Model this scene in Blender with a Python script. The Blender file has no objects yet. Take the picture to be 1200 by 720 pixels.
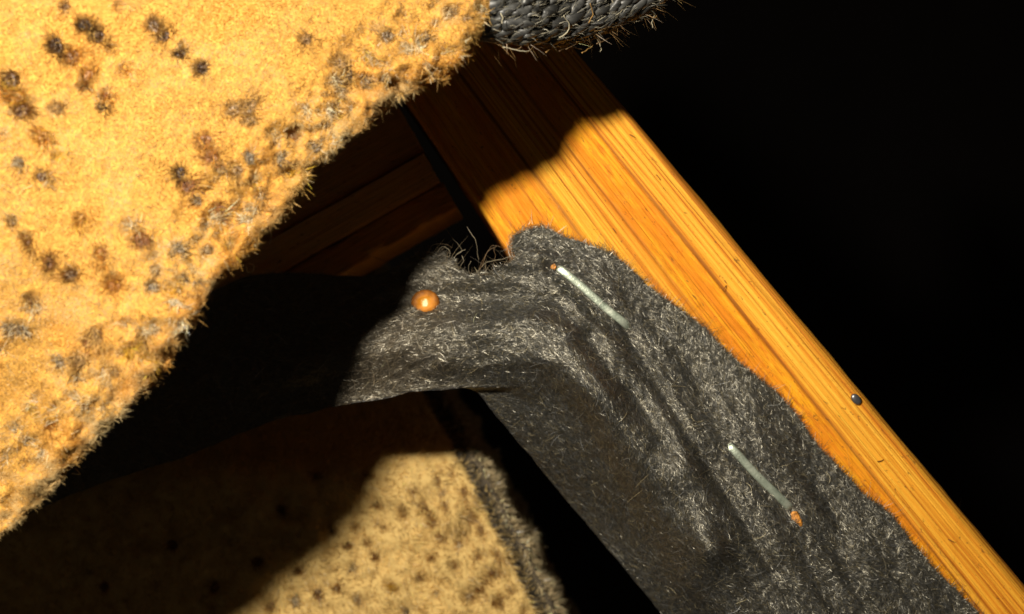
import bpy, math
import numpy as np
from mathutils import Vector, Matrix

# ---------------------------------------------------------------- camera, world, lamp, exposure
SC = bpy.context.scene
COL = SC.collection
D = 0.160                      # the lens hangs 160 mm above the top face of the wooden rail
K = 0.125 / 1200               # metres per photo pixel on that face

cam_d = bpy.data.cameras.new('camera'); cam = bpy.data.objects.new('camera', cam_d); COL.objects.link(cam)
cam.location = (0, 0, D)
cam_d.sensor_width = 36.0
cam_d.lens = 36.0 * D / 0.125
cam_d.clip_start = 0.005; cam_d.clip_end = 20
cam_d.dof.use_dof = True; cam_d.dof.focus_distance = 0.147; cam_d.dof.aperture_fstop = 30
SC.camera = cam

world = bpy.data.worlds.new('World'); SC.world = world; world.use_nodes = True
bg = world.node_tree.nodes['Background']
bg.inputs[0].default_value = (1.0, 0.82, 0.6, 1); bg.inputs[1].default_value = 0.021

ld = bpy.data.lights.new('torch', 'SPOT'); lamp = bpy.data.objects.new('torch', ld); COL.objects.link(lamp)
ld.energy = 2.5; ld.color = (1.0, 0.92, 0.77); ld.shadow_soft_size = 0.0056
ld.spot_size = math.radians(125); ld.spot_blend = 0.6
lamp.location = (-0.052, 0.051, D)
lamp.rotation_euler = (Vector((0.0, 0.0, 0.0)) - Vector(lamp.location)).to_track_quat('-Z', 'Y').to_euler()

SC.view_settings.view_transform = 'Standard'; SC.view_settings.look = 'None'
SC.view_settings.exposure = 0.0; SC.view_settings.gamma = 1.0
SC.render.engine = 'CYCLES'
SC.cycles.max_bounces = 5; SC.cycles.diffuse_bounces = 3; SC.cycles.transmission_bounces = 4

rng = np.random.default_rng(11)

# ---------------------------------------------------------------- helpers
def P(px, py, z):
    """photo pixel at height z -> world (numpy friendly)"""
    px = np.asarray(px, float); py = np.asarray(py, float); z = np.asarray(z, float)
    px, py, z = np.broadcast_arrays(px, py, z)
    s = K * (D - z) / D
    return np.stack([(px - 600) * s, (360 - py) * s, z], -1)

def _hash(ix, iy, seed):
    n = (ix * 374761393 + iy * 668265263 + seed * 1442695041) & 0xffffffff
    n = ((n ^ (n >> 13)) * 1274126177) & 0xffffffff
    n = n ^ (n >> 16)
    return (n & 0xffff) / 65535.0

def noise(x, y, seed=0):
    x = np.asarray(x, float); y = np.asarray(y, float)
    ix = np.floor(x).astype(np.int64); iy = np.floor(y).astype(np.int64)
    fx = x - ix; fy = y - iy
    fx = fx*fx*fx*(fx*(fx*6-15)+10); fy = fy*fy*fy*(fy*(fy*6-15)+10)
    a = _hash(ix, iy, seed); b = _hash(ix+1, iy, seed); c = _hash(ix, iy+1, seed); d = _hash(ix+1, iy+1, seed)
    return (a*(1-fx)+b*fx)*(1-fy) + (c*(1-fx)+d*fx)*fy - 0.5

def fbm(x, y, seed=0, octv=4):
    t = 0; a = 1.0
    for k in range(octv):
        t = t + a*noise(np.asarray(x)*2**k, np.asarray(y)*2**k, seed+k*17); a *= 0.5
    return t

def sstep(a, b, x):
    t = np.clip((x-a)/(b-a+1e-12), 0, 1); return t*t*(3-2*t)

def make_mesh(name, verts, faces=None, tris=None, mat=None, parent=None, col=None, vec=None, smooth=True):
    """verts (N,3); faces (M,4); tris (L,3); col (N,3) point colours; vec (N,3) named 'grain'"""
    me = bpy.data.meshes.new(name)
    verts = np.ascontiguousarray(verts, np.float32)
    idx = []; starts = []; totals = []
    off = 0
    if faces is not None and len(faces):
        f = np.asarray(faces, np.int32); idx.append(f.ravel()); starts.append(np.arange(len(f))*4); totals.append(np.full(len(f), 4)); off = f.size
    if tris is not None and len(tris):
        t = np.asarray(tris, np.int32); idx.append(t.ravel()); starts.append(off+np.arange(len(t))*3); totals.append(np.full(len(t), 3))
    idx = np.concatenate(idx).astype(np.int32); starts = np.concatenate(starts).astype(np.int32); totals = np.concatenate(totals).astype(np.int32)
    me.vertices.add(len(verts)); me.vertices.foreach_set('co', verts.ravel())
    me.loops.add(len(idx)); me.loops.foreach_set('vertex_index', idx)
    me.polygons.add(len(starts)); me.polygons.foreach_set('loop_start', starts); me.polygons.foreach_set('loop_total', totals)
    me.update(calc_edges=True)
    me.polygons.foreach_set('use_smooth', np.full(len(starts), smooth, dtype=bool))
    if col is not None:
        at = me.attributes.new('tint', 'FLOAT_COLOR', 'POINT')
        c = np.ones((len(verts), 4), np.float32); c[:, :3] = col; at.data.foreach_set('color', c.ravel())
    if vec is not None:
        at = me.attributes.new('grain', 'FLOAT_VECTOR', 'POINT'); at.data.foreach_set('vector', np.ascontiguousarray(vec, np.float32).ravel())
    me.validate()
    if mat: me.materials.append(mat)
    o = bpy.data.objects.new(name, me); COL.objects.link(o)
    if parent: o.parent = parent
    return o

def grid_faces(nu, nv, mask=None):
    i = np.arange(nu-1)[:, None]*nv + np.arange(nv-1)[None, :]
    f = np.stack([i, i+nv, i+nv+1, i+1], -1)
    if mask is not None: f = f[mask]
    return f.reshape(-1, 4)

def compact(verts, faces, *attrs):
    used = np.unique(faces); m = -np.ones(len(verts), int); m[used] = np.arange(len(used))
    return (verts[used], m[faces]) + tuple(a[used] for a in attrs)

def empty(name, loc, label, cat, group=None):
    o = bpy.data.objects.new(name, None); COL.objects.link(o); o.location = tuple(float(v) for v in loc)
    o.empty_display_size = 0.005
    tag(o, label, cat, group); return o

def tag(o, label=None, cat=None, group=None, kind=None):
    if label: o['label'] = label
    if cat: o['category'] = cat
    if group: o['group'] = group
    if kind: o['kind'] = kind

def child(o, parent):
    """parent without moving: geometry is written in world space"""
    o.parent = parent; o.matrix_parent_inverse = Matrix.Translation(Vector(parent.location)).inverted()
    return o

def norm(v): return v/np.maximum(np.linalg.norm(v, axis=-1, keepdims=True), 1e-12)

def strands(roots, dirs, length, width, seg, bend, droop=None, taper=True, side=None):
    """tapered ribbons. roots,dirs (N,3); length,width (N,); bend (N,3) sideways bow. -> verts, quads, tris, per-strand vert count"""
    N = len(roots)
    t = np.linspace(0, 1, seg+1)[None, :, None]
    ctr = roots[:, None, :] + dirs[:, None, :]*length[:, None, None]*t + bend[:, None, :]*(t*t)*length[:, None, None]
    if side is None:
        side = norm(np.cross(dirs, rng.normal(size=(N, 3))))
    w = np.ones(seg+1) if not taper else np.clip(1.15-np.linspace(0, 1, seg+1)**1.5, .12, 1)
    off = side[:, None, :]*(width[:, None, None]*0.5*w[None, :, None])
    v = np.stack([ctr-off, ctr+off], 2).reshape(N, -1, 3)      # N,(seg+1)*2,3
    n = (seg+1)*2
    k = np.arange(seg)*2
    q = np.stack([k, k+1, k+3, k+2], -1)                        # seg,4
    f = (np.arange(N)[:, None, None]*n + q[None]).reshape(-1, 4)
    return v.reshape(-1, 3), f, n

def tube(points, radius, sides=6, taper=(1, 1), squash=1.0):
    """swept tube through world points"""
    p = np.asarray(points, float); n = len(p)
    tan = np.gradient(p, axis=0); tan = norm(tan)
    up = np.array([0, 0, 1.0]); a = np.cross(tan, up); bad = np.linalg.norm(a, axis=1) < 1e-3
    a[bad] = np.cross(tan[bad], np.array([0.3, 1, 0]))
    a = norm(a); b = norm(np.cross(a, tan))
    th = np.arange(sides)/sides*2*np.pi
    r = radius*np.linspace(taper[0], taper[1], n)
    v = p[:, None]+r[:, None, None]*(np.cos(th)[None, :, None]*a[:, None]+squash*np.sin(th)[None, :, None]*b[:, None])
    v = v.reshape(-1, 3)
    i = np.arange(n-1)[:, None]*sides; j = np.arange(sides)[None]; j2 = (j+1) % sides
    f = np.stack([i+j, i+j2, i+sides+j2, i+sides+j], -1).reshape(-1, 4)
    v = np.vstack([v, p[0], p[-1]]); c0 = n*sides; c1 = c0+1
    jj = np.arange(sides); t = np.vstack([np.stack([np.full(sides, c0), (jj+1) % sides, jj], -1),
                                          np.stack([np.full(sides, c1), (n-1)*sides+jj, (n-1)*sides+(jj+1) % sides], -1)])
    return v, f, t

def smooth_path(pts, m=6):
    """Catmull-Rom"""
    p = np.asarray(pts, float); p = np.vstack([2*p[0]-p[1], p, 2*p[-1]-p[-2]])
    out = []
    for i in range(1, len(p)-2):
        for t in np.linspace(0, 1, m, endpoint=False):
            a, b, c, d = p[i-1], p[i], p[i+1], p[i+2]
            out.append(.5*((2*b)+(-a+c)*t+(2*a-5*b+4*c-d)*t*t+(-a+3*b-3*c+d)*t**3))
    out.append(p[-2]); return np.array(out)

def seg_dist(px, py, poly, closed=True):
    """unsigned distance to polyline, and nearest point"""
    best = np.full(px.shape, 1e18); nx = np.zeros(px.shape); ny = np.zeros(px.shape)
    m = len(poly); rngi = range(m if closed else m-1)
    for i in rngi:
        ax, ay = poly[i]; bx, by = poly[(i+1) % m]
        dx, dy = bx-ax, by-ay; L = dx*dx+dy*dy+1e-12
        t = np.clip(((px-ax)*dx+(py-ay)*dy)/L, 0, 1)
        qx, qy = ax+t*dx, ay+t*dy; d = (px-qx)**2+(py-qy)**2
        s = d < best; best = np.where(s, d, best); nx = np.where(s, qx, nx); ny = np.where(s, qy, ny)
    return np.sqrt(best), nx, ny

def inside(px, py, poly):
    r = np.zeros(px.shape, bool); m = len(poly)
    for i in range(m):
        ax, ay = poly[i]; bx, by = poly[(i+1) % m]
        if ay == by: continue
        c = ((ay > py) != (by > py)) & (px < (bx-ax)*(py-ay)/(by-ay)+ax); r ^= c
    return r

# ---------------------------------------------------------------- materials
def new_mat(name):
    m = bpy.data.materials.new(name); m.use_nodes = True
    nt = m.node_tree; b = nt.nodes['Principled BSDF']; return m, nt, b
def nd(nt, typ, **kw):
    n = nt.nodes.new(typ)
    for k, v in kw.items(): setattr(n, k, v)
    return n
def ramp(nt, stops, fac, interp='LINEAR'):
    r = nd(nt, 'ShaderNodeValToRGB'); r.color_ramp.interpolation = interp
    e = r.color_ramp.elements
    while len(e) < len(stops): e.new(0.5)
    for el, (p, c) in zip(e, stops):
        el.position = p; el.color = (c[0], c[1], c[2], 1) if isinstance(c, (tuple, list)) else (c, c, c, 1)
    nt.links.new(fac, r.inputs[0]); return r.outputs[0]
def mix(nt, fac, a, b, mode='MIX'):
    m = nd(nt, 'ShaderNodeMix', data_type='RGBA', blend_type=mode)
    for s, v in ((m.inputs[0], fac), (m.inputs[6], a), (m.inputs[7], b)):
        if isinstance(v, (int, float)): s.default_value = v
        elif isinstance(v, tuple): s.default_value = (*v, 1)
        else: nt.links.new(v, s)
    return m.outputs[2]
def math_n(nt, op, a, b=0.0):
    m = nd(nt, 'ShaderNodeMath', operation=op)
    for s, v in ((m.inputs[0], a), (m.inputs[1], b)):
        if isinstance(v, (int, float)): s.default_value = v
        else: nt.links.new(v, s)
    return m.outputs[0]
def noise_n(nt, vec, scale, detail=3, rough=.55, dist=0.0):
    n = nd(nt, 'ShaderNodeTexNoise'); n.inputs['Scale'].default_value = scale; n.inputs['Detail'].default_value = detail
    n.inputs['Roughness'].default_value = rough; n.inputs['Distortion'].default_value = dist
    nt.links.new(vec, n.inputs['Vector']); return n.outputs['Fac']
def scaled(nt, vec, s):
    m = nd(nt, 'ShaderNodeMapping'); m.inputs['Scale'].default_value = s; nt.links.new(vec, m.inputs['Vector']); return m.outputs[0]

def mat_fibre(name, rough=.6, spec=.3, trans=.25, sheen=0.0):
    """strand material: colour from the strand, part of the light passes through"""
    m, nt, b = new_mat(name)
    a = nd(nt, 'ShaderNodeAttribute', attribute_name='tint')
    nt.links.new(a.outputs['Color'], b.inputs['Base Color'])
    b.inputs['Roughness'].default_value = rough; b.inputs['Specular IOR Level'].default_value = spec
    b.inputs['Sheen Weight'].default_value = sheen
    if trans > 0:
        tr = nd(nt, 'ShaderNodeBsdfTranslucent'); nt.links.new(a.outputs['Color'], tr.inputs[0])
        mx = nd(nt, 'ShaderNodeMixShader'); mx.inputs[0].default_value = trans
        nt.links.new(b.outputs[0], mx.inputs[1]); nt.links.new(tr.outputs[0], mx.inputs[2])
        nt.links.new(mx.outputs[0], nt.nodes['Material Output'].inputs[0])
    return m

def mat_plain(name, c, rough=.6, metal=0.0, spec=.5, var=.25, scale=900, bump=.0):
    m, nt, b = new_mat(name)
    tc = nd(nt, 'ShaderNodeTexCoord').outputs['Object']
    n = noise_n(nt, tc, scale, 4)
    lo = tuple(x*(1-var) for x in c); hi = tuple(min(1, x*(1+var)) for x in c)
    nt.links.new(ramp(nt, [(.3, lo), (.7, hi)], n), b.inputs['Base Color'])
    b.inputs['Roughness'].default_value = rough; b.inputs['Metallic'].default_value = metal
    b.inputs['Specular IOR Level'].default_value = spec
    if bump:
        bp = nd(nt, 'ShaderNodeBump'); bp.inputs['Strength'].default_value = bump; bp.inputs['Distance'].default_value = .0002
        nt.links.new(n, bp.inputs['Height']); nt.links.new(bp.outputs[0], b.inputs['Normal'])
    return m

M_PILE = mat_fibre('gold_pile', .55, .35, .28)
M_GROUND = mat_plain('gold_backing', (.50, .27, .055), .85, spec=.15, scale=1500)
M_TUFT = mat_fibre('boucle_tuft', .5, .45, .15)
M_FELT = mat_plain('black_felt', (.014, .0135, .013), .5, spec=.6, var=.5, scale=4000, bump=.5)
M_FELTF = mat_fibre('black_felt_fibre', .39, 1.0, .0); M_FELTF.node_tree.nodes['Principled BSDF'].inputs['IOR'].default_value = 1.62
M_FELTF.node_tree.nodes['Principled BSDF'].inputs['Specular Tint'].default_value = (1, .93, .76, 1)
M_STRIPE = mat_plain('dark_wool', (.05, .04, .03), .85, spec=.2, scale=1500)
M_YARN = mat_fibre('charcoal_yarn', .45, .7, 0.0)
M_DARK = mat_plain('dark_cloth', (.012, .011, .010), .9, spec=.1, scale=600)
M_THREAD = mat_fibre('loose_thread', .45, .5, .15)

def mat_wood(name, shade=1.0, band=True, body=(.42, .27, .10)):
    """'grain' attribute = (mm along, mm across, across 0..1)"""
    m, nt, b = new_mat(name)
    a = nd(nt, 'ShaderNodeAttribute', attribute_name='grain').outputs['Vector']
    sep = nd(nt, 'ShaderNodeSeparateXYZ'); nt.links.new(a, sep.inputs[0])
    flat = nd(nt, 'ShaderNodeCombineXYZ'); nt.links.new(sep.outputs[0], flat.inputs[0]); nt.links.new(sep.outputs[1], flat.inputs[1])
    fv = flat.outputs[0]
    fine = noise_n(nt, scaled(nt, fv, (.012, 2.4, 1)), 1.0, 5, .70, .03)
    hair = noise_n(nt, scaled(nt, fv, (.05, 8.0, 1)), 1.0, 3, .6, .02)
    patch = noise_n(nt, scaled(nt, fv, (.07, .40, 1)), 1.0, 4, .6, .3)
    slow = noise_n(nt, scaled(nt, fv, (.012, .5, 1)), 1.0, 3)
    mott = noise_n(nt, scaled(nt, fv, (.16, 1.7, 1)), 1.0, 7, .80, .08)
    smoothc = ramp(nt, [(.32, (.30, .075, .005)), (.43, (.62, .20, .010)), (.51, (.84, .37, .026)), (.65, (.92, .51, .052))], fine)
    roughc = ramp(nt, [(.34, (.44, .11, .004)), (.44, (.70, .23, .005)), (.54, (.90, .40, .008)), (.70, (.80, .31, .02))], mott)
    roughc = mix(nt, ramp(nt, [(.40, 0.), (.56, .9)], patch), roughc, (.74, .225, .004))
    if band:
        wob = math_n(nt, 'ADD', sep.outputs[2], math_n(nt, 'MULTIPLY', math_n(nt, 'SUBTRACT', slow, .5), .04))
        bm = ramp(nt, [(0, .85), (.31, .85), (.37, .1), (.55, .1), (.60, .95), (.755, .95), (.785, .05), (1, .05)], wob)
        c = mix(nt, bm, smoothc, roughc)
        line = ramp(nt, [(.33, 0.), (.345, 1.), (.36, 0.), (.575, 0.), (.588, .7), (.60, 0.), (.762, 0.), (.772, 1.), (.782, 0.)], wob)
        c = mix(nt, math_n(nt, 'MULTIPLY', line, .8), c, (.20, .07, .010))
    else:
        c = mix(nt, .6, mix(nt, .5, smoothc, roughc), body)
    c = mix(nt, .65, c, ramp(nt, [(.32, (.55, .42, .30)), (.48, (1, 1, 1)), (.75, (1, 1, 1))], hair), 'MULTIPLY')
    pore = noise_n(nt, scaled(nt, fv, (.9, 3.4, 1)), 1.0, 2, .5, 1.2)
    c = mix(nt, ramp(nt, [(.665, 0.), (.71, .75)], pore), c, (.20, .075, .012))
    if shade != 1.0: c = mix(nt, 1.0, c, (shade, shade*.92, shade*.85), 'MULTIPLY')
    nt.links.new(c, b.inputs['Base Color'])
    b.inputs['Roughness'].default_value = .64; b.inputs['Specular IOR Level'].default_value = .35
    hsum = math_n(nt, 'ADD', math_n(nt, 'MULTIPLY', hair, .5), math_n(nt, 'ADD', fine, math_n(nt, 'MULTIPLY', mott, .6)))
    bp = nd(nt, 'ShaderNodeBump'); bp.inputs['Strength'].default_value = .9; bp.inputs['Distance'].default_value = .0004
    nt.links.new(hsum, bp.inputs['Height']); nt.links.new(bp.outputs[0], b.inputs['Normal'])
    return m
M_WOOD = mat_wood('pine_rail'); M_PLY = mat_wood('brown_ply', 1.0, False, (.50, .33, .12))

# ---------------------------------------------------------------- floor far below
n = 24
gx, gy = np.meshgrid(np.linspace(-3, 3, n), np.linspace(-3, 3, n), indexing='ij')
v = np.stack([gx, gy, np.full_like(gx, -.62)], -1).reshape(-1, 3)
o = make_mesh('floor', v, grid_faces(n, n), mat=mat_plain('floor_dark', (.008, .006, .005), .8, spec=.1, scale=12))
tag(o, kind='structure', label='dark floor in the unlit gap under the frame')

# ---------------------------------------------------------------- wooden rail
def left_x(y): return 480 + (y-125)*.674
def right_x(y): return 715 + (y-100)*.838
ys = np.linspace(-70, 790, 430)
nt_ = 120
tt = np.linspace(0, 1, nt_)
# profile across: left side wall, rounded edge, top, rounded edge, right side wall
prof = [(0.0, -.030)]*1 + [(0.0, -.012), (0.0, -.004), (.0, -.0012), (.004, -.0005), (.012, -.00015)]
prof += [(t, 0.0) for t in np.linspace(.02, .925, nt_)]
prof += [(.94, -.00010), (.955, -.00032), (.97, -.00075), (.983, -.0014), (.993, -.0023), (1.0, -.0036), (1.0, -.008), (1.0, -.030)]
prof = np.array(prof)
T, Y = np.meshgrid(prof[:, 0], ys, indexing='xy'); Z = np.broadcast_to(prof[:, 1], T.shape).copy()
X = left_x(Y)*(1-T)+right_x(Y)*T
mm_s = Y*K*1000*1.28; mm_t = T*22.0
top = (Z > -.0003)
wobt = T + .02*fbm(mm_s*.012, mm_t*.5, 5, 2)
groove = np.zeros_like(T)
for g, w, dpt in ((.345, .007, .00045), (.46, .005, .0002), (.588, .006, .00032), (.772, .007, .00050), (.86, .004, .0002), (.90, .004, .00018)):
    groove += dpt*np.exp(-((wobt-g)/w)**2)
relief = .00034*fbm(mm_s*.010, mm_t*2.4, 3, 3) + .00012*fbm(mm_s*.6, mm_t*1.6, 9, 3)*((wobt < .34) | ((wobt > .59) & (wobt < .77))) + .0005*fbm(mm_s*.02, mm_t*.12, 21, 2)
Z = Z + np.where(top, relief-groove, relief*.3)
X = X + np.where((T > .99) | (T < .01), 2.2*fbm(mm_s*.15, mm_t*0+1, 31, 3), 0)
v = P(X, Y, 0*Z); v[..., 2] = Z
vec = np.stack([mm_s, mm_t + np.where(T >= .999, (-Z*1000)*.8, 0) - np.where(T <= .001, (-Z*1000)*.8, 0), T], -1)
rail = make_mesh('wooden_rail', v.reshape(-1, 3), grid_faces(*T.shape), mat=M_WOOD, vec=vec.reshape(-1, 3))
tag(rail, 'orange pine rail running diagonally beneath the stapled black cloth', 'rail')
# end caps
for row in (0, -1):
    pass
def splinter(px, py, dx, dy, r, h=.00025, parent=None, mat=None, name='splinter'):
    pts = P([px, px+dx*.5, px+dx], [py, py+dy*.5, py+dy], 0.0); pts[:, 2] += np.array([.0, h, .00005])+.00006
    v, f, t = tube(smooth_path(pts, 3), r, 5, (1, .4))
    return child(make_mesh(name, v, f, t, mat or M_SPL, col=np.tile(np.array([[.16, .055, .01]]), (len(v), 1))), parent)
M_SPL = mat_fibre('splinter', .6, .3, 0)
for px, py, dx, dy in ((738, 158, 8, 5), (769, 205, 6, 8), (718, 268, 5, 7), (851, 335, -6, 7), (1028, 541, 9, -3), (1111, 632, 10, 5)):
    splinter(px, py, dx*.8, dy*.8, .00007, parent=rail)

# tiny metal pin head in the rail
def lathe(profile, seg=20):
    pr = np.array(profile); th = np.arange(seg)/seg*2*np.pi
    v = np.stack([pr[:, 0:1]*np.cos(th), pr[:, 0:1]*np.sin(th), np.broadcast_to(pr[:, 1:2], (len(pr), seg))], -1).reshape(-1, 3)
    i = np.arange(len(pr)-1)[:, None]*seg; j = np.arange(seg)[None]; j2 = (j+1) % seg
    return v, np.stack([i+j, i+j2, i+seg+j2, i+seg+j], -1).reshape(-1, 4)
pin = empty('pin', P(1003, 468, .0), 'tiny dark metal pin driven into the bare orange rail', 'pin')
hv, hf = lathe([(0.00001, .00035), (.00028, .00034), (.00045, .00028), (.00052, .00018), (.00052, -.0001), (.0003, -.0002)], 14)
M_PIN = mat_plain('pin_steel', (.16, .16, .17), .35, .8)
hv[:, 0] *= 1.45; c, s = math.cos(-.9), math.sin(-.9); hv[:, :2] = hv[:, :2] @ np.array([[c, s], [-s, c]])
h = make_mesh('head', hv, hf, mat=M_PIN, parent=pin)
sv, sf = lathe([(.00026, -.0001), (.00026, -.006), (.00002, -.007)], 8)
make_mesh('shank', sv, sf, mat=M_PIN, parent=pin)

# ---------------------------------------------------------------- cross rail of three layers, in shadow
cr = empty('cross_rail', P(494, 180, -.012), 'shadowed layered brown cross rail ending beside the pine rail', 'rail')
A = np.array([.868, -.496]); B = np.array([.496, .868]); Q = np.array([494., 180.])
M_PLYL = mat_wood('pale_ply', 1.0, False, (.70, .50, .20))
M_PLYL.node_tree.nodes['Principled BSDF'].inputs['Roughness'].default_value = .7
def ply(b0, b1, ztop, end, name='ply', rr=0):
    ns, nb = 90, 26
    s = np.linspace(-420, end, ns); prf = [(b0, -.020), (b0, -.004), (b0, -.0006)] + [(x, 0) for x in np.linspace(b0+3, b1-3, nb)] + [(b1, -.0006), (b1, -.004), (b1, -.020)]
    prf = np.array(prf)
    S, Bq = np.meshgrid(s, prf[:, 0], indexing='ij'); Zp = np.broadcast_to(prf[:, 1], S.shape).copy()
    Bq = Bq + 1.4*fbm(S*.03, Bq*0+rr, 40+rr, 3)
    X = Q[0]+A[0]*S+B[0]*Bq; Y = Q[1]+A[1]*S+B[1]*Bq
    zt = ztop + .0004*fbm(S*.05, Bq*.12, 50+rr, 3)*(2.2 if rr == 2 else 1)
    v = P(X, Y, ztop+0*X); v[..., 2] = zt+Zp
    f = grid_faces(*S.shape); m = S.shape[1]
    last = (ns-1)*m
    vv = v.reshape(-1, 3)
    # end face as a fan strip between the two flanks
    tri = [(last+i, last+i+1, last+m-1) for i in range(m-2)]
    vec = np.stack([S*K*1000, Bq*K*1000*1.0, (Bq-b0)/(b1-b0)], -1).reshape(-1, 3)
    o = make_mesh(name, vv, f, tri, M_PLYL if rr == 1 else M_PLY, vec=vec); child(o, cr); return o
ply(-120, -1.5, -.0130, 4, rr=0); ply(0, 39, -.0110, 2.5, rr=1); ply(41, 77, -.0122, 5, rr=2)

# ---------------------------------------------------------------- black dust cover (felt) stapled on the rail
FELT = [(603, 303), (601, 285), (611, 272), (635, 267), (660, 278), (690, 288), (715, 297), (740, 318), (765, 340), (795, 362), (825, 385), (850, 412),
        (880, 437), (910, 462), (935, 490), (955, 520), (985, 550), (1010, 578), (1040, 600), (1065, 632), (1090, 662), (1118, 690), (1150, 722), (1200, 785),
        (829, 785), (775, 720), (735, 670), (690, 618), (650, 570), (610, 522), (580, 487), (555, 457), (520, 457), (480, 461), (440, 469), (400, 475), (365, 483),
        (330, 490), (290, 505), (250, 522), (200, 541), (130, 562), (60, 590), (-70, 640), (-120, 520), (60, 440), (180, 370), (240, 345), (300, 322), (360, 322), (430, 324),
        (460, 315), (480, 303), (500, 295), (510, 297), (517, 291), (524, 302), (531, 304), (537, 318), (545, 317), (552, 324), (563, 318), (575, 320), (583, 311), (592, 312)]
R0 = np.array([700., 455.]); RD = np.array([.572, .820])
def felt_parts(x, y):
    along = (x-R0[0])*RD[0]+(y-R0[1])*RD[1]
    dl = -((x-R0[0])*RD[1]-(y-R0[1])*RD[0])        # >0 : left of the ridge (off the rail)
    return along, dl
STAPLES = ()
def felt_z(x, y):
    along, dl = felt_parts(x, y)
    k = 16.0
    soft = k*np.logaddexp(0, (dl-4)/k)
    side = -soft*K*1.1*(.24+.76*sstep(450, 610, y))
    strip = -np.clip(540-x, 0, 900)*K*.28 - .0012*sstep(640, 520, x)
    wd = 2.0 + np.clip(x-585, 0, 400)*.42
    ycut = 456 + np.clip(x-600, 0, 200)*.10
    w = sstep(ycut-wd, ycut+wd, y)
    w = np.where(x < 540, 0, w)
    offr = sstep(-25, 25, dl)
    stripz = strip*offr
    z = stripz*(1-w) + side*w
    # broad folds along the rail, and swirl folds at the corner of the strip
    along_n = along
    on = sstep(30, -20, dl)
    fold = (.0022*fbm(along*.0060+3, dl*.020, 61, 2) + .0006*fbm(along*.012, dl*.050, 67, 2))*sstep(90, 20, dl) + .0004*fbm(along*.02, dl*.02, 68, 2)
    arc_r = np.hypot(x-590, (y-560)*1.15); arc_a = np.arctan2(y-560, x-590)
    swirl = .0013*fbm(arc_a*1.4, arc_r*.030, 71, 2)+.0004*fbm(arc_a*3, arc_r*.08, 73, 2)
    sw = sstep(760, 640, x)*sstep(470, 420, y)
    z = z + fold*(1-sw) + swirl*sw
    # creases seen in the photo
    for pts, depth, wdt in (([(722, 372), (748, 415), (776, 462), (806, 512), (838, 560), (870, 612), (905, 670)], -.0011, 9),
                            ([(765, 372), (798, 420), (822, 455)], -.0006, 10),
                            ([(660, 462), (690, 500), (712, 545), (740, 590)], -.0007, 9),
                            ([(300, 440), (400, 415), (480, 402), (560, 398), (620, 402), (665, 425), (702, 470), (745, 540), (795, 620), (855, 725), (900, 800)], .0034, 34), ([(800, 560), (812, 590), (835, 640)], .0024, 24), ([(690, 400), (735, 455), (775, 520)], -.0016, 14), ([(520, 350), (580, 345), (640, 352), (690, 390)], -.0010, 14),
                            ([(560, 390), (620, 372), (680, 385), (720, 420)], .0006, 12),
                            ([(480, 420), (560, 424), (630, 425), (680, 455)], .0007, 16),
                            ([(640, 310), (690, 345), (740, 390)], -.0004, 8)):
        d, _, _ = seg_dist(x, y, pts, False); z = z + depth*np.exp(-(d/wdt)**2)
    for mx_, my_, mr_, mh_ in ((765, 522, 46, .0017), (835, 640, 50, .0022), (705, 458, 40, .0013), (600, 425, 40, .0008), (700, 360, 34, .0010), (910, 640, 40, .0010)):
        z = z + mh_*np.exp(-(((x-mx_)**2+(y-my_)**2)/mr_**2))
    # pressed down under the staples and the tack
    for (ax, ay, bx, by, dp) in ((498, 355, 500, 357, .0011),):
        d, _, _ = seg_dist(x, y, [(ax, ay), (bx, by)], False); z = z - dp*np.exp(-(d/11)**2)
    du, _, _ = seg_dist(x, y, FELT[2:24], False)
    z = z*(.25+.75*sstep(0, 40, du)) + .0006 + .0030*sstep(0, 110, du)*sstep(60, -10, dl)
    z = np.maximum(z, np.where(dl < -6, .00035, -1))
    for (ax, ay, bx, by, zs) in STAPLES:
        d, _, _ = seg_dist(x, y, [(ax, ay), (bx, by)], False)
        z = np.minimum(z, zs-.00012+.0022*(d/26)**2+np.where(d > 45, 1, 0))
    return z + .00022*fbm(x*.16, y*.16, 81, 3)
def rest_height(ax, ay, bx, by):
    t = np.linspace(0, 1, 9); return float(np.mean(felt_z(ax+(bx-ax)*t, ay+(by-ay)*t)))-.0004
SZ1 = rest_height(652, 312, 737, 383); SZ2 = rest_height(852, 520, 928, 598)
STAPLES = ((652, 312, 737, 383, SZ1), (852, 520, 928, 598, SZ2))
st = 2.6
gx = np.arange(-125, 1206, st); gy = np.arange(258, 792, st)
X, Y = np.meshgrid(gx, gy, indexing='ij')
FW = [(x+2.0*float(fbm(x*.05, y*.05, 90, 2)), y+2.0*float(fbm(x*.05+9, y*.05, 92, 2))) for x, y in smooth_path(np.array(FELT+[FELT[0]]), 4)[:-1]]
ins = inside(X, Y, FW); dist, nx, ny = seg_dist(X, Y, FW)
sd = np.where(ins, dist, -dist)
keep = sd > -st*1.1
Xc = np.where(sd < 0, nx, X); Yc = np.where(sd < 0, ny, Y)
cm = keep[:-1, :-1] & keep[1:, :-1] & keep[1:, 1:] & keep[:-1, 1:]
FZ = felt_z(Xc, Yc)
v = P(Xc, Yc, FZ).reshape(-1, 3)
f = grid_faces(*X.shape, mask=cm)
v, f = compact(v, f)
felt = empty('dust_cover', P(700, 450, .0), 'torn black felt dust cover stapled to the pine rail', 'cover')
# give the cloth a thickness: a second skin just below
vb = v.copy(); vb[:, 2] -= .0004
sheet = make_mesh('felt_sheet', np.vstack([v, vb]), np.vstack([f, f[:, ::-1]+len(v)]), mat=M_FELT); child(sheet, felt)

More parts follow.
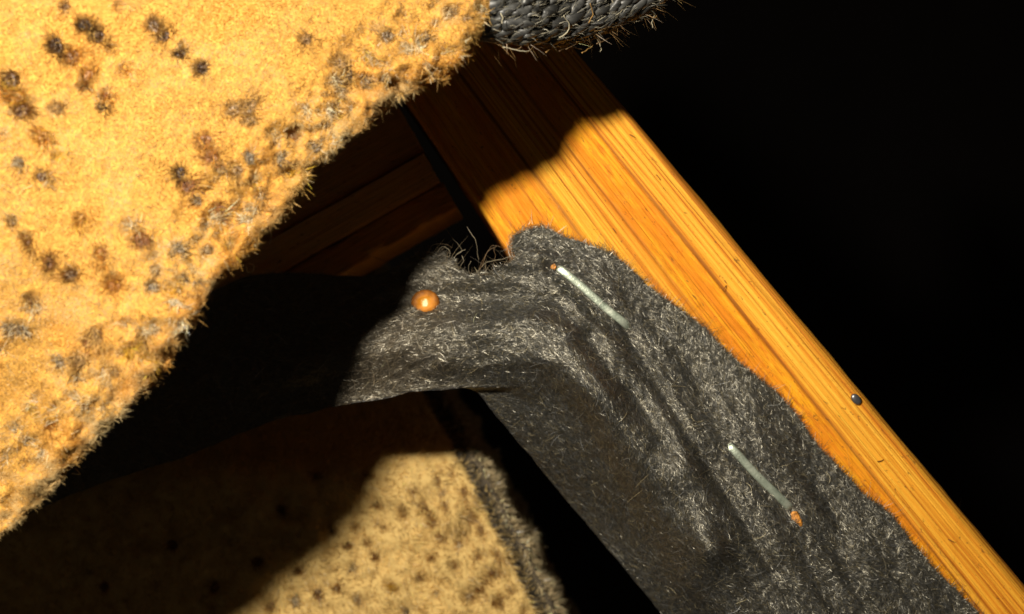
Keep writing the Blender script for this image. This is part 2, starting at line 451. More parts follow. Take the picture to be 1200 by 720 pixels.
# felt fibres
def felt_fibres(N, seg, lo, hi, wlo, whi, spread, lift, seed, bright):
    r = np.random.default_rng(seed)
    px = r.uniform(-60, 1160, N*3); py = r.uniform(262, 735, N*3)
    ok = inside(px, py, FW) & ((px > 230) | (py > 380)); px, py = px[ok][:N], py[ok][:N]; n = len(px)
    along, dl = felt_parts(px, py)
    # flow: along the rail on the right, horizontal on the strip, swirling at the corner
    ang_rail = math.atan2(RD[1], RD[0]); 
    w = sstep(560, 740, px+ (py-400)*.25)
    ang = ang_rail*w + (-.06)*(1-w) + .9*fbm(px*.012, py*.012, 101, 3)
    ang = ang + r.normal(0, spread, n) + np.where(r.random(n) < .16, r.uniform(-1.6, 1.6, n), 0)
    L = r.uniform(lo, hi, n)
    curl = r.normal(0, .9, n)/np.maximum(L, 1)*1.0
    t = np.linspace(-.5, .5, seg+1)
    th = ang[:, None] + curl[:, None]*t[None]*L[:, None]
    step = L[:, None]/seg
    cx = np.cumsum(np.cos(th)*step, 1); cy = np.cumsum(np.sin(th)*step, 1)
    cx = px[:, None]+cx-cx.mean(1, keepdims=True); cy = py[:, None]+cy-cy.mean(1, keepdims=True)
    zz = felt_z(cx, cy) + (np.abs(r.normal(0, 1, n))*lift)[:, None] + (r.normal(0, .00010, (n, 2)) @ np.stack([t*2, (t*2)**2])) 
    low = ((cx < 600) & (cy > 400)) | (felt_parts(cx, cy)[1] > 8) & (cy > 440)
    bad = (low & ~inside(cx, cy, FW)).any(1)
    cx, cy, zz, L, ang = cx[~bad], cy[~bad], zz[~bad], L[~bad], ang[~bad]; n = len(cx)
    c = P(cx, cy, zz)
    wd = r.uniform(wlo, whi, n)
    tan = norm(np.gradient(c, axis=1))
    mx, my = cx.mean(1), cy.mean(1); e = 1.5
    gxz = (felt_z(mx+e, my)-felt_z(mx-e, my))/(2*e*K); gyz = (felt_z(mx, my+e)-felt_z(mx, my-e))/(2*e*K)
    up = norm(norm(np.stack([-gxz, gyz, np.ones(n)], -1))+r.normal(0, .34, (n, 3)))
    sd_ = norm(np.cross(tan, up[:, None]))
    tp = np.array([.4]+[1]*(seg-1)+[.3])
    off = sd_*(wd[:, None, None]*.5*tp[None, :, None])
    v = np.stack([c-off, c+off], 2).reshape(n, -1, 3)
    m = (seg+1)*2; k = np.arange(seg)*2
    q = np.stack([k, k+1, k+3, k+2], -1)
    f = (np.arange(n)[:, None, None]*m+q[None]).reshape(-1, 4)
    g = np.exp(r.normal(math.log(bright), .6, n))[:, None]
    tint = np.array([.97, .98, .96])[None]*np.ones((n, 1))
    warm = r.random(n) < .26
    tint[warm] = np.array([1.25, 1.05, .62]); g[warm] *= 1.5
    dust = sstep(600, 430, mx)[:, None]*.6      # brown lint tone, also painted lighter to lift the strip's shaded left end
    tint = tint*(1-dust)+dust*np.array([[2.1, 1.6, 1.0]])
    col = np.clip(g*tint, .004, .6)
    return v.reshape(-1, 3), f, np.repeat(col, m, 0)
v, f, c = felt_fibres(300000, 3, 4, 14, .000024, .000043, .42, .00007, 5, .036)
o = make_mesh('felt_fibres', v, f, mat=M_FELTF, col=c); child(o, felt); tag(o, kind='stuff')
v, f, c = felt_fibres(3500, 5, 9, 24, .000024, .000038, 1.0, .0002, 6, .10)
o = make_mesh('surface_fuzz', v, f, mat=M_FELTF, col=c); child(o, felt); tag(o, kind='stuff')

def thread(pts, z, r, colr, parent, name='loose_thread', mat=None, taper=(1, .6), wob=0.0):
    pts = np.array(pts, float); z = np.broadcast_to(np.asarray(z, float), (len(pts),))
    sp = smooth_path(np.column_stack([pts, z]), 6)
    if wob:
        sp[:, 0] += wob*2*fbm(np.arange(len(sp))*.35, np.zeros(len(sp))+pts[0, 0]*.37, 3, 2); sp[:, 1] += wob*2*fbm(np.arange(len(sp))*.35, np.zeros(len(sp))+pts[0, 1]*.53+7, 5, 2)
    v, f, t = tube(P(sp[:, 0], sp[:, 1], sp[:, 2]), r, 5, taper)
    return child(make_mesh(name, v, f, t, mat or M_THREAD, col=np.tile(np.array([colr]), (len(v), 1))), parent)
GREYB = (.30, .25, .17); BRN = (.16, .10, .05)
for pts, z, r, cc in (([(522, 268), (531, 280), (541, 293), (534, 300)], (-.003, -.002, -.001, -.001), .00005, GREYB),
                      ([(547, 266), (557, 281), (559, 292), (561, 306)], (0.001, .001, 0, -.001), .00006, GREYB),
                      ([(553, 325), (564, 313), (571, 296), (583, 288)], (-.001, .0005, .001, .001), .00007, BRN),
                      ([(556, 322), (570, 308), (584, 305), (597, 301)], (-.001, 0, .0005, .001), .00007, GREYB),
                      ([(579, 291), (580, 300), (577, 315)], (.001, .0005, -.001), .00006, BRN),
                      ([(552, 306), (549, 312), (550, 320)], (.001, 0, -.001), .00006, GREYB),
                      ([(512, 296), (519, 289), (527, 294), (526, 301), (519, 299)], (0, .0008, .001, .0008, 0), .00005, GREYB),
                      ([(530, 304), (537, 297), (545, 292)], (-.001, 0, .0005), .00006, GREYB),
                      ([(541, 300), (543, 306), (539, 314)], (0, 0, -.001), .00005, GREYB),
                      ([(500, 298), (508, 287), (522, 286), (530, 291)], (0, .0005, .001, .001), .00004, BRN),
                      ([(560, 320), (568, 300), (577, 288), (588, 290)], (-.001, 0, .0008, .001), .00005, BRN),
                      ([(912, 618), (925, 617), (938, 612), (953, 609)], (.0019, .0024, .0026, .0022), .00005, (.55, .40, .20)),
                      ([(652, 342), (664, 341), (668, 347), (657, 350)], (.0018, .0022, .0022, .0016), .00004, (.45, .42, .3)),
                      ([(600, 400), (618, 397), (640, 402)], (.0002, .0012, .0008), .00005, (.40, .38, .28)),
                      ([(690, 320), (702, 330), (712, 334)], (.0017, .0022, .0018), .00005, (.40, .38, .28))):
    thread(pts, z, r*.62, cc, felt, 'loose_fibre', wob=.6)

r = np.random.default_rng(91); n = 260
k_ = r.random(n); nx_ = np.interp(k_, [0, .3, .45, .6, .8, 1], [478, 515, 530, 545, 578, 604]); ny_ = np.interp(k_, [0, .3, .45, .6, .8, 1], [306, 294, 310, 322, 318, 300])+3
rt = P(nx_, ny_, felt_z(nx_, ny_)); dd = norm(np.stack([r.normal(.1, .8, n), r.normal(.55, .5, n), r.normal(0.1, .4, n)], -1))
v, f, m = strands(rt, dd, np.exp(r.normal(math.log(.0011), .5, n)), r.uniform(.00003, .00006, n), 5, r.normal(0, .6, (n, 3)))
c = np.repeat(np.array([[.13, .10, .06]])*np.exp(r.normal(0, .6, (n, 1))), m, 0)
o = make_mesh('frayed_fibres', v, f, mat=M_THREAD, col=np.clip(c, 0, .6)); child(o, felt); tag(o, kind='stuff')

r = np.random.default_rng(93); n = 5200
ep = smooth_path(np.array(FELT[:24], float), 12); ii = r.integers(0, len(ep)-1, n)
ex, ey = ep[ii, 0]+r.normal(0, 2.5, n)-2, ep[ii, 1]+r.normal(0, 2.5, n)+2
rt = P(ex, ey, felt_z(ex, ey)+.0001); dd = norm(np.stack([r.normal(.35, .7, n), r.normal(.3, .7, n), r.normal(-.12, .22, n)], -1))
v, f, m = strands(rt, dd, np.exp(r.normal(math.log(.0007), .45, n)), r.uniform(.00003, .00005, n), 3, r.normal(0, .4, (n, 3))*np.array([1, 1, .3]))
v[:, 2] = np.maximum(v[:, 2], .00012)
c = np.repeat(np.array([[.05, .045, .035]])*np.exp(r.normal(0, .6, (n, 1))), m, 0)
o = make_mesh('edge_fuzz', v, f, mat=M_FELTF, col=np.clip(c, 0, .6)); child(o, felt); tag(o, kind='stuff')

# ---------------------------------------------------------------- staples
def mat_staple():
    m, nt, b = new_mat('staple_wire')
    tc = nd(nt, 'ShaderNodeTexCoord').outputs['Object']
    n1 = noise_n(nt, tc, 700, 4); n2 = noise_n(nt, tc, 3500, 2)
    c = ramp(nt, [(.3, (.24, .28, .22)), (.55, (.42, .47, .38)), (.75, (.55, .58, .48))], n1)
    c = mix(nt, ramp(nt, [(.66, 0.), (.74, .8)], n2), c, (.16, .14, .08))
    nt.links.new(c, b.inputs['Base Color']); b.inputs['Metallic'].default_value = .7; b.inputs['Roughness'].default_value = .40
    bp = nd(nt, 'ShaderNodeBump'); bp.inputs['Strength'].default_value = .25; bp.inputs['Distance'].default_value = .00015
    nt.links.new(n2, bp.inputs['Height']); nt.links.new(bp.outputs[0], b.inputs['Normal']); return m
M_STA = mat_staple(); M_RUST = mat_plain('amber_rust', (.50, .20, .03), .45, .0, .5, .7, 3500, .8)
def flat_wire(pts, w, h, name, mat, parent, ends=True):
    """rounded flat section swept along pts (world)"""
    p = np.asarray(pts); n = len(p)
    d = norm(p[-1]-p[0]); 
    side = norm(np.cross(d, np.array([0, 0, 1.0])))
    tan = norm(np.gradient(p, axis=0)); b = norm(np.cross(side[None], tan))
    th = np.arange(12)/12*2*np.pi; ct, st_ = np.cos(th), np.sin(th)
    sx = np.sign(ct)*np.abs(ct)**.55; sz = np.sign(st_)*np.abs(st_)**.55
    v = p[:, None]+side*(w/2)*sx[None, :, None]+b[:, None]*(h/2)*sz[None, :, None]
    v = v.reshape(-1, 3); i = np.arange(n-1)[:, None]*12; j = np.arange(12)[None]; j2 = (j+1) % 12
    f = np.stack([i+j, i+j2, i+12+j2, i+12+j], -1).reshape(-1, 4)
    v = np.vstack([v, p[0], p[-1]]); k = np.arange(12)
    t = np.vstack([np.stack([np.full(12, n*12), (k+1) % 12, k], -1), np.stack([np.full(12, n*12+1), (n-1)*12+k, (n-1)*12+(k+1) % 12], -1)])
    return child(make_mesh(name, v, f, t, mat), parent)
def staple(a, b, za, zb, label, w, bow):
    root = empty('staple', P((a[0]+b[0])/2, (a[1]+b[1])/2, za), label, 'staple', 'staples holding the black felt')
    pa = P(a[0], a[1], za); pb = P(b[0], b[1], zb); d = norm(pb-pa)
    t = (.5-.5*np.cos(np.linspace(0, np.pi, 21)))[:, None]
    c = pa+(pb-pa)*t; c[:, 2] += (bow*np.sin(np.pi*t[:, 0])**.5) - .0005*np.abs(2*t[:, 0]-1)**14
    sv_ = norm(np.cross(d, np.array([0, 0, 1.0]))); c += sv_*(-.00010*np.sin(1.7*np.pi*t+pa[0]*90)*np.sin(np.pi*t))
    flat_wire(c, w, .00042, 'crown', M_STA, root)
    for e, sgn in ((pa, -1), (pb, 1)):
        q = np.array([e+sgn*d*-.00005+np.array([0, 0, -.0007]), e+sgn*d*.00032+np.array([0, 0, -.0005]), e+sgn*d*.00045+np.array([0, 0, -.0008]), e+sgn*d*.00046+np.array([0, 0, -.005])])
        # leg: swept straight down into the wood
        v, f, tt_ = tube(q, w*.36, 8, (.9, .9)); child(make_mesh('leg', v, f, tt_, M_STA), root)
    return root
s1 = staple((652, 312), (737, 383), SZ1, SZ1, 'shiny pale staple near the upper corner of the black felt', .00098, .00012)
s2 = staple((852, 520), (928, 598), SZ2, SZ2, 'dull grey staple with amber end lower on the black felt', .00098, .00012)
def blob(px, py, dx, dy, r, z, parent, name, label=None):
    pts = P([px, px+dx*.5, px+dx], [py, py+dy*.5, py+dy], z); pts[:, 2] += np.array([0, .0001, -.0004])
    v, f, t = tube(smooth_path(pts, 5), r, 9, (1, .7), .45)
    v += .00032*np.stack([fbm(v[:, 0]*2600, v[:, 1]*2600+v[:, 2]*900, k, 3) for k in (1, 2, 3)], -1)
    o = child(make_mesh(name, v, f, t, M_RUST), parent)
    if label: o['label'] = label
blob(931, 600, 7, 23, .00055, SZ2+.0003, s2, 'rust_fleck', 'amber rust fleck at the staple end')
blob(651, 312, -6, 4, .00040, SZ1+.0001, s1, 'rust_fleck', 'amber rust fleck at the staple end')

# ---------------------------------------------------------------- amber tack
def mat_tack():
    m, nt, b = new_mat('tack_amber')
    tc = nd(nt, 'ShaderNodeTexCoord').outputs['Object']
    n1 = noise_n(nt, tc, 1400, 4)
    g = nd(nt, 'ShaderNodeVectorMath', operation='LENGTH'); nt.links.new(scaled(nt, tc, (1, 1, 0)), g.inputs[0])
    rad = math_n(nt, 'ADD', math_n(nt, 'MULTIPLY', g.outputs['Value'], 620), math_n(nt, 'MULTIPLY', math_n(nt, 'SUBTRACT', n1, .5), .7))
    c = ramp(nt, [(.16, (.78, .64, .36)), (.26, (.50, .22, .02)), (.45, (.46, .16, .004)), (.95, (.16, .05, .003))], rad)
    nt.links.new(c, b.inputs['Base Color']); b.inputs['Roughness'].default_value = .58; b.inputs['Specular IOR Level'].default_value = .2
    bp = nd(nt, 'ShaderNodeBump'); bp.inputs['Strength'].default_value = .5; bp.inputs['Distance'].default_value = .0002
    nt.links.new(n1, bp.inputs['Height']); nt.links.new(bp.outputs[0], b.inputs['Normal']); return m
M_TACK = mat_tack()
tz = float(felt_z(np.array([499.]), np.array([355.]))[0])
tack = empty('tack', P(499, 355, tz), 'round amber tack head in the black felt strip', 'tack')
R = 16.5*K
hv, hf = lathe([(.00001, .00038), (R*.18, .00036), (R*.36, .00042), (R*.44, .00052), (R*.55, .00050), (R*.78, .00040), (R*.93, .00022), (R*1.0, .00002), (R*.96, -.00016), (R*.3, -.0002)], 28)
hv[:, 2] = hv[:, 2]*.55+.0006+.00014*fbm(hv[:, 0]*1500, hv[:, 1]*1500, 4, 2); hv[:, 0] *= 1.04; hv[:, 1] *= .94
make_mesh('head', hv, hf, mat=M_TACK, parent=tack)
sv, sf = lathe([(.0007, -.0001), (.0007, -.010), (.00005, -.013)], 10)
make_mesh('shank', sv, sf, mat=M_PIN, parent=tack)

# ---------------------------------------------------------------- pile fabric helpers
GOLD = np.array([.56, .335, .090])
TC = {'d': (.070, .030, .007), 'b': (.19, .080, .016), 'o': (.42, .17, .022), 'g': (.28, .22, .15), 'w': (.62, .50, .31), 'l': (.40, .24, .085), 'y': (.62, .36, .04), 'r': (.33, .14, .045)}

def tuft_mesh(cols, rad, seed, nblade=46, hgt=.0011, mat=M_TUFT):
    """small clump of short curly pile, local coordinates, z up"""
    r = np.random.default_rng(seed)
    n = nblade
    a = r.uniform(0, 2*np.pi, n); q = np.sqrt(r.random(n))*rad
    roots = np.stack([np.cos(a)*q, np.sin(a)*q*.8, -np.ones(n)*.0009], -1)
    d = norm(np.stack([np.cos(a)*q/rad*.35+.2, np.sin(a)*q/rad*.35-.2, np.ones(n)], -1)+r.normal(0, .28, (n, 3)))
    L = r.uniform(.75, 1.15, n)*hgt
    v, f, m = strands(roots, d, L, r.uniform(.00005, .00009, n), 3, r.normal(0, .35, (n, 3))*np.array([1, 1, .3]))
    pal = np.array([TC[c] for c in cols]); lob = fbm(roots[:, 0]/rad*1.1+seed, roots[:, 1]/rad*1.1, seed, 2)+r.normal(0, .12, n)
    pick = pal[np.clip(((lob+.5)*len(pal)).astype(int), 0, len(pal)-1)]*np.exp(r.normal(0, .35, (n, 1)))
    salt = np.array([TC['d'], TC['g'], TC['w']])[r.integers(0, 3, n)]
    isg = np.all(np.abs(pal[np.clip(((lob+.5)*len(pal)).astype(int), 0, len(pal)-1)]-np.array(TC['g'])) < 1e-6, 1); pick[isg] = salt[isg]
    edge = (q > rad*.62) & (r.random(n) < .5); pick[edge] = GOLD*1.05
    # pit bed: dark shallow bowl carrying the clump
    col = np.repeat(np.clip(pick, 0, .85), m, 0)
    k = 10; th = np.arange(k)/k*2*np.pi
    bed = []
    for rr, zz in ((.02, -.0007), (.6, -.0006), (1.0, -.0007), (1.05, -.0014)):
        bed.append(np.stack([np.cos(th)*rad*rr, np.sin(th)*rad*rr*.82, np.full(k, zz)], -1))
    bv = np.vstack(bed); i = np.arange(3)[:, None]*k; j = np.arange(k)[None]; j2 = (j+1) % k
    bf = np.stack([i+j, i+k+j, i+k+j2, i+j2], -1).reshape(-1, 4)
    off = len(v)
    v = np.vstack([v, bv]); f = np.vstack([f, bf+off]); col = np.vstack([col, np.tile(pal.mean(0)*.7, (len(bv), 1))])
    return v, f, col

_tcache = {}
def place_tuft(px, py, z, key, size, parent, rot, stretch=1.0):
    sz = max(3, int(round(size)))
    k = (key, sz, int(rot*10) % 3)
    if k not in _tcache:
        v, f, c = tuft_mesh(key, sz*K, abs(hash(k)) % 9999 if False else sum(ord(ch) for ch in key)*31+sz*7+k[2], 40+sz*sz*3)
        o = make_mesh('tuft', v, f, mat=M_TUFT, col=c); _tcache[k] = o
    else:
        o = _tcache[k].copy(); COL.objects.link(o)
    w = P(px, py, z)
    o.parent = parent; o.location = Vector([float(q) for q in w])-Vector(parent.location)
    o.rotation_euler = (0, 0, rot); o.scale = (stretch, 1, 1)
    return o

# ---------------------------------------------------------------- gold fabric flap in the upper left
EDGE = [(640, -70), (600, -30), (572, 15), (560, 48), (542, 74), (518, 92), (492, 102), (468, 112), (448, 128), (428, 150), (404, 168), (380, 186), (358, 214), (338, 240),
        (314, 268), (288, 298), (262, 324), (242, 350), (225, 378), (208, 404), (193, 432), (168, 458), (138, 490), (108, 520), (78, 553), (48, 583), (18, 610), (-50, 668), (-120, 735)]
ES = smooth_path(np.array(EDGE), 12)
ES[:, 0] += 4.0*fbm(np.arange(len(ES))*.13, ES[:, 0]*0, 7, 3); ES[:, 1] += 4.0*fbm(np.arange(len(ES))*.13, ES[:, 0]*0+5, 8, 3)
HZ = .033
def flap_z(x, y):
    """top surface height, before the rolled edge"""
    s = (x+y)
    z = np.interp(y-x, [-700, -512, 0, 120, 240, 480, 900], [.0300, .0308, .0334, .0360, .0360, .0318, .0290]) + np.clip(560-s, 0, 900)*K*.05
    return z
TUFTS = [(97, 28, 'd', 9), (113, 42, 'db', 9), (63, 52, 'd', 9), (82, 66, 'bo', 10), (132, 58, 'blw', 8), (147, 83, 'ow', 9), (178, 30, 'dlb', 8), (190, 42, 'db', 7), (210, 62, 'd', 6), (215, 53, 'bw', 5),
         (235, 80, 'db', 8), (101, 88, 'o', 7), (97, 101, 'gb', 6), (106, 97, 'w', 5), (123, 111, 'or', 6), (118, 126, 'gd', 5), (126, 120, 'w', 5), (8, 97, 'db', 10), (21, 130, 'b', 9), (10, 113, 'oy', 9), (46, 160, 'oy', 9),
         (4, 160, 'gw', 7), (21, 191, 'dg', 6), (48, 207, 'gb', 7), (68, 186, 'yw', 7), (358, 46, 'bl', 7), (290, 125, 'l', 9), (274, 128, 'l', 8), (292, 142, 'l', 7), (398, 78, 'rl', 9), (410, 88, 'd', 7), (388, 95, 'gw', 7),
         (320, 156, 'gw', 8), (325, 168, 'w', 6), (328, 186, 'dg', 7), (344, 158, 'r', 8), (240, 165, 'or', 9), (246, 185, 'or', 9), (210, 203, 'd', 7), (218, 218, 'r', 8), (258, 198, 'gd', 6), (278, 200, 'rl', 8), (291, 184, 'g', 6),
         (369, 173, 'dg', 7), (306, 230, 'dl', 6), (13, 260, 'dl', 6), (31, 280, 'b', 7), (57, 306, 'rb', 9), (82, 322, 'gb', 8), (23, 330, 'l', 5), (41, 357, 'lw', 11), (34, 350, 'b', 6), (13, 383, 'gl', 8), (26, 385, 'g', 7), (3, 411, 'gw', 7),
         (113, 393, 'br', 8), (104, 402, 'r', 8), (92, 421, 'rl', 9), (88, 444, 'gw', 8), (68, 424, 'g', 6), (117, 298, 'o', 7), (132, 333, 'o', 9), (150, 268, 'rw', 9), (163, 282, 'r', 9), (182, 305, 'w', 9), (184, 318, 'gd', 6),
         (177, 336, 'g', 6), (150, 381, 'gw', 7), (240, 267, 'gw', 6), (233, 262, 'g', 5), (258, 247, 'r', 9), (244, 296, 'dg', 6), (217, 327, 'dg', 7), (207, 293, 'g', 6), (230, 236, 'dg', 6), (93, 257, 'oy', 7), (137, 437, 'db', 6), (170, 407, 'bd', 8),
         (87, 364, 'l', 5), (19, 507, 'gw', 10), (43, 467, 'gw', 6), (35, 546, 'dg', 5), (99, 479, 'dl', 5), (455, 43, 'gd', 8), (450, 78, 'w', 8), (428, 92, 'dg', 8), (472, 60, 'lw', 8), (497, 44, 'gl', 8), (462, 100, 'bl', 7),
         (531, 14, 'rb', 8), (520, 62, 'lw', 8), (505, 85, 'lw', 6), (548, 22, 'db', 6), (152, 410, 'y', 7), (285, 262, 'w', 7), (355, 130, 'w', 8), (300, 215, 'yw', 7), (380, 130, 'w', 7), (60, 500, 'o', 7), (95, 470, 'w', 6), (205, 360, 'w', 7), (268, 290, 'yl', 6), (415, 125, 'lw', 7), (340, 205, 'yl', 7),
         (158, 20, 'g', 5), (140, 8, 'lw', 6), (75, 8, 'lb', 6), (110, 176, 'l', 5), (64, 128, 'l', 7), (95, 150, 'l', 5), (183, 170, 'yl', 5), (160, 150, 'l', 4), (240, 140, 'y', 4), (8, 330, 'y', 5), (470, 20, 'lw', 7), (430, 60, 'yw', 7), (512, 30, 'w', 7)]
TUFTS = [t for t in TUFTS if not (t[3] <= 5 and t[2] in ('l', 'g', 'y', 'yl', 'lw', 'dg', 'w'))]
for k in range(26):
    ex_, ey_ = ES[int(len(ES)*(.08+.84*k/26))]; q_ = 14+(k*29) % 52
    TUFTS.append((float(ex_-.72*q_), float(ey_-.69*q_), ('w', 'lw', 'yw')[k % 3], 7+(k*5) % 4))
TX = np.array([(t[0], t[1], t[3]) for t in TUFTS], float)
def flap_bumps(x, y, dn):
    """dn: pixels in from the edge"""
    near = sstep(150, 10, dn)
    h = (.00008+.0011*near)*fbm(x*.030, y*.030, 111, 3)*2 + .00045*fbm(x*.012, y*.012, 117, 2) + .00010*fbm(x*.22, y*.22, 121, 2)
    for tx, ty, ts in TX:
        m = (np.abs(x-tx) < 30) & (np.abs(y-ty) < 30)
        if m.any():
            d2 = (x[m]-tx)**2+(y[m]-ty)**2
            h[m] -= .00045*np.exp(-d2/(ts*.95)**2)
            h[m] += .00012*np.exp(-((np.sqrt(d2)-ts*1.7)/(ts*.6))**2)
    return h
dvals = np.concatenate([[160, 90, 45, 18, 7, 2, 0, 1.2], np.arange(3.2, 30, 1.6), np.arange(31, 560, 2.4)])
dzs = np.concatenate([[-.0034, -.0035, -.0036, -.0036, -.0032, -.0025, -.0017, -.0010], -.00085*np.exp(-(np.arange(3.2, 30, 1.6)-3)/6.0), np.zeros(len(np.arange(31, 560, 2.4)))])
istop = np.concatenate([np.zeros(6), [.3, .7], np.ones(len(dvals)-8)])
tang = norm(np.gradient(ES, axis=0)); inward = norm(np.array([[-.72, -.69]])+0*ES)
X = ES[:, 0:1]+inward[:, 0:1]*dvals[None]; Y = ES[:, 1:2]+inward[:, 1:2]*dvals[None]
DN = np.broadcast_to(dvals[None], X.shape)
Zt = flap_z(X, Y)+dzs[None]+flap_bumps(X.ravel().copy(), Y.ravel().copy(), DN.ravel()).reshape(X.shape)*istop[None]
FLV = P(X, Y, Zt)
flap = empty('fabric_flap', P(250, 200, HZ), 'large golden pile fabric with brown and grey flecks overhanging the rail', 'fabric')
o = make_mesh('backing', FLV.reshape(-1, 3), grid_faces(*X.shape), mat=M_GROUND); child(o, flap)

def pile_from_grid(V, Xp, Yp, i0, N, Lmin, Lmax, wmin, wmax, lean, hole, seed, colf, clump=.035, inframe=True, seg=3):
    """scatter nap strands over a grid surface V (nu,nv,3) from column i0"""
    r = np.random.default_rng(seed)
    nu, nv = V.shape[:2]
    a = V[:-1, i0:-1]; b = V[1:, i0:-1]; c = V[:-1, i0+1:]
    nrm_ = np.cross(b-a, c-a); area = np.linalg.norm(nrm_, axis=-1)
    cx, cy = Xp[:-1, i0:-1], Yp[:-1, i0:-1]
    if inframe: area = np.where((cx > -30) & (cx < 1230) & (cy > -30) & (cy < 840), area, 0)
    p = area.ravel()/area.sum(); idx = r.choice(len(p), N, p=p)
    iu, iv = np.unravel_index(idx, area.shape)
    fu, fv = r.random(N), r.random(N); iv = iv+i0
    def lerp(A):
        A00, A10, A01, A11 = A[iu, iv], A[iu+1, iv], A[iu, iv+1], A[iu+1, iv+1]
        if A.ndim == 3: u_, v_ = fu[:, None], fv[:, None]
        else: u_, v_ = fu, fv
        return A00*(1-u_)*(1-v_)+A10*u_*(1-v_)+A01*(1-u_)*v_+A11*u_*v_
    root = lerp(V); x = lerp(Xp); y = lerp(Yp)
    nr = norm(nrm_[iu, iv-i0]); nr = np.where(nr[:, 2:3] < -.2, -nr, nr) if False else nr
    keep = np.ones(N, bool)
    for tx, ty, ts in hole:
        d = np.hypot(x-tx, (y-ty)*1.15); keep &= ~((d < ts*.72) & (r.random(N) < .9))
    root, x, y, nr = root[keep], x[keep], y[keep], nr[keep]; n = len(root)
    ang = 2.6*fbm(x*clump, y*clump, seed+3, 3)*2.2 + lean[2]
    ln = np.stack([np.cos(ang), np.sin(ang), np.zeros(n)], -1)*lean[0] + np.array([lean[1][0], lean[1][1], 0])
    d = norm(nr+ln+r.normal(0, .13, (n, 3)))
    L = r.uniform(Lmin, Lmax, n)*(1+.35*fbm(x*.05, y*.05, seed+9, 2))
    v, f, m = strands(root-nr*.0001, d, L, r.uniform(wmin, wmax, n), seg, r.normal(0, .18, (n, 3)))
    col = colf(x, y, r, n)
    return v, f, np.repeat(np.clip(col, .003, .9), m, 0)

def gold_col(x, y, r, n):
    t = fbm(x*.014, y*.014, 201, 4)[:, None]; t2 = fbm(x*.05+4, y*.05, 205, 3)[:, None]
    c = GOLD[None]*(1+.22*t2)*np.exp(r.normal(0, .08, (n, 1)))
    pale = np.clip(t*1.5+.14+.5*t2+.40*sstep(450, 595, x+y)[:, None], 0, 1)
    c = c*(1-pale)+pale*np.array([[.68, .51, .245]])
    og = np.clip(fbm(x*.011+7, y*.011, 231, 3)*2.2+.10, 0, .75)[:, None]*(1-pale); c = c*(1-og)+og*np.array([[.60, .27, .035]])
    w = (r.random(n) < .05)[:, None]; c = np.where(w, np.array([[.80, .62, .33]]), c)
    d = (r.random(n) < .008)[:, None]; c = np.where(d, np.array([[.25, .10, .02]]), c)
    return c
# columns from the rolled edge (index 4) inwards
v, f, c = pile_from_grid(FLV, X, Y, 5, 270000, .0005, .0009, .000045, .00008, (.5, (.2, -.2), .0), TX, 21, gold_col, seg=2)
o = make_mesh('pile', v, f, mat=M_PILE, col=c); child(o, flap); tag(o, kind='stuff')
# fringe along the edge: longer hairs pointing out
v, f, c = pile_from_grid(FLV[:, 4:22], X[:, 4:22], Y[:, 4:22], 0, 60000, .0005, .0010, .00003, .00005, (.30, (.45, -.45), .3), TX, 22, gold_col, .05)
o = make_mesh('edge_fringe', v, f, mat=M_PILE, col=c); child(o, flap); tag(o, kind='stuff')
for i, (tx, ty, key, ts) in enumerate(TUFTS):
    if tx+ty > 330 and len(key) > 1: key = key.replace('d', 'b')
    if tx+ty > 450 and len(key) > 1: key = key.replace('b', 'l').replace('r', 'l')
    # outer fifth of the tufts near the edge sit lower because the cloth rolls away
    xx = np.array([float(tx)]); yy = np.array([float(ty)])
    dn = np.array([seg_dist(xx, yy, [tuple(p) for p in ES[::4]], False)[0][0]])
    z = float(flap_z(xx, yy)[0]+flap_bumps(xx, yy, dn)[0])+.00095-.0009*math.exp(-max(0, dn[0]-3)/9)-(.0004 if 'w' in key else 0)
    place_tuft(tx, ty, z, key, ts, flap, (i*2.399) % 6.283, 1.0+.5*((i*37) % 10)/10)
for pts, z in (([(314, 268), (318, 276), (316, 287)], (.029, .0275, .027)), ([(288, 312), (290, 319), (296, 318), (297, 311), (291, 309)], (.028, .0275, .0275, .028, .0285)),
               ([(214, 392), (222, 393), (229, 384), (229, 376)], (.028, .0275, .0275, .028)), ([(233, 366), (239, 376), (236, 384)], (.028, .0275, .027)), ([(84, 555), (94, 556), (88, 549)], (.028, .027, .027)),
               ([(186, 440), (196, 441)], (.028, .027)), ([(18, 612), (25, 624)], (.028, .027))):
    thread(pts, z, .00006, (.62, .5, .3), flap)

# ---------------------------------------------------------------- lower gold cushion, far down in the opening
CZ = -.026
CED = [(400, 300), (455, 400), (500, 478), (536, 540), (552, 570), (566, 598), (582, 628), (599, 658), (617, 700), (636, 740), (668, 800)]
CE = smooth_path(np.array(CED), 14)
CE[:, 0] += 5.0*fbm(np.arange(len(CE))*.17, CE[:, 0]*0, 301, 3)
dvals = np.concatenate([[-30, -29.5, -28.5, -27, -25, -22.5, -20, -17, -14, -11, -8, -5, -2.5, 0], np.arange(2.5, 640, 3.0)])
dz = np.concatenate([[-.030, -.012, -.006, -.0038, -.0026, -.0019, -.0018, -.0024, -.0033, -.0038, -.0034, -.0022, -.0011, -.0005], np.zeros(len(np.arange(2.5, 640, 3.0)))])
X = CE[:, 0:1]+(-.95)*dvals[None]; Y = CE[:, 1:2]+(.28)*dvals[None]
DN = np.broadcast_to(dvals[None], X.shape)
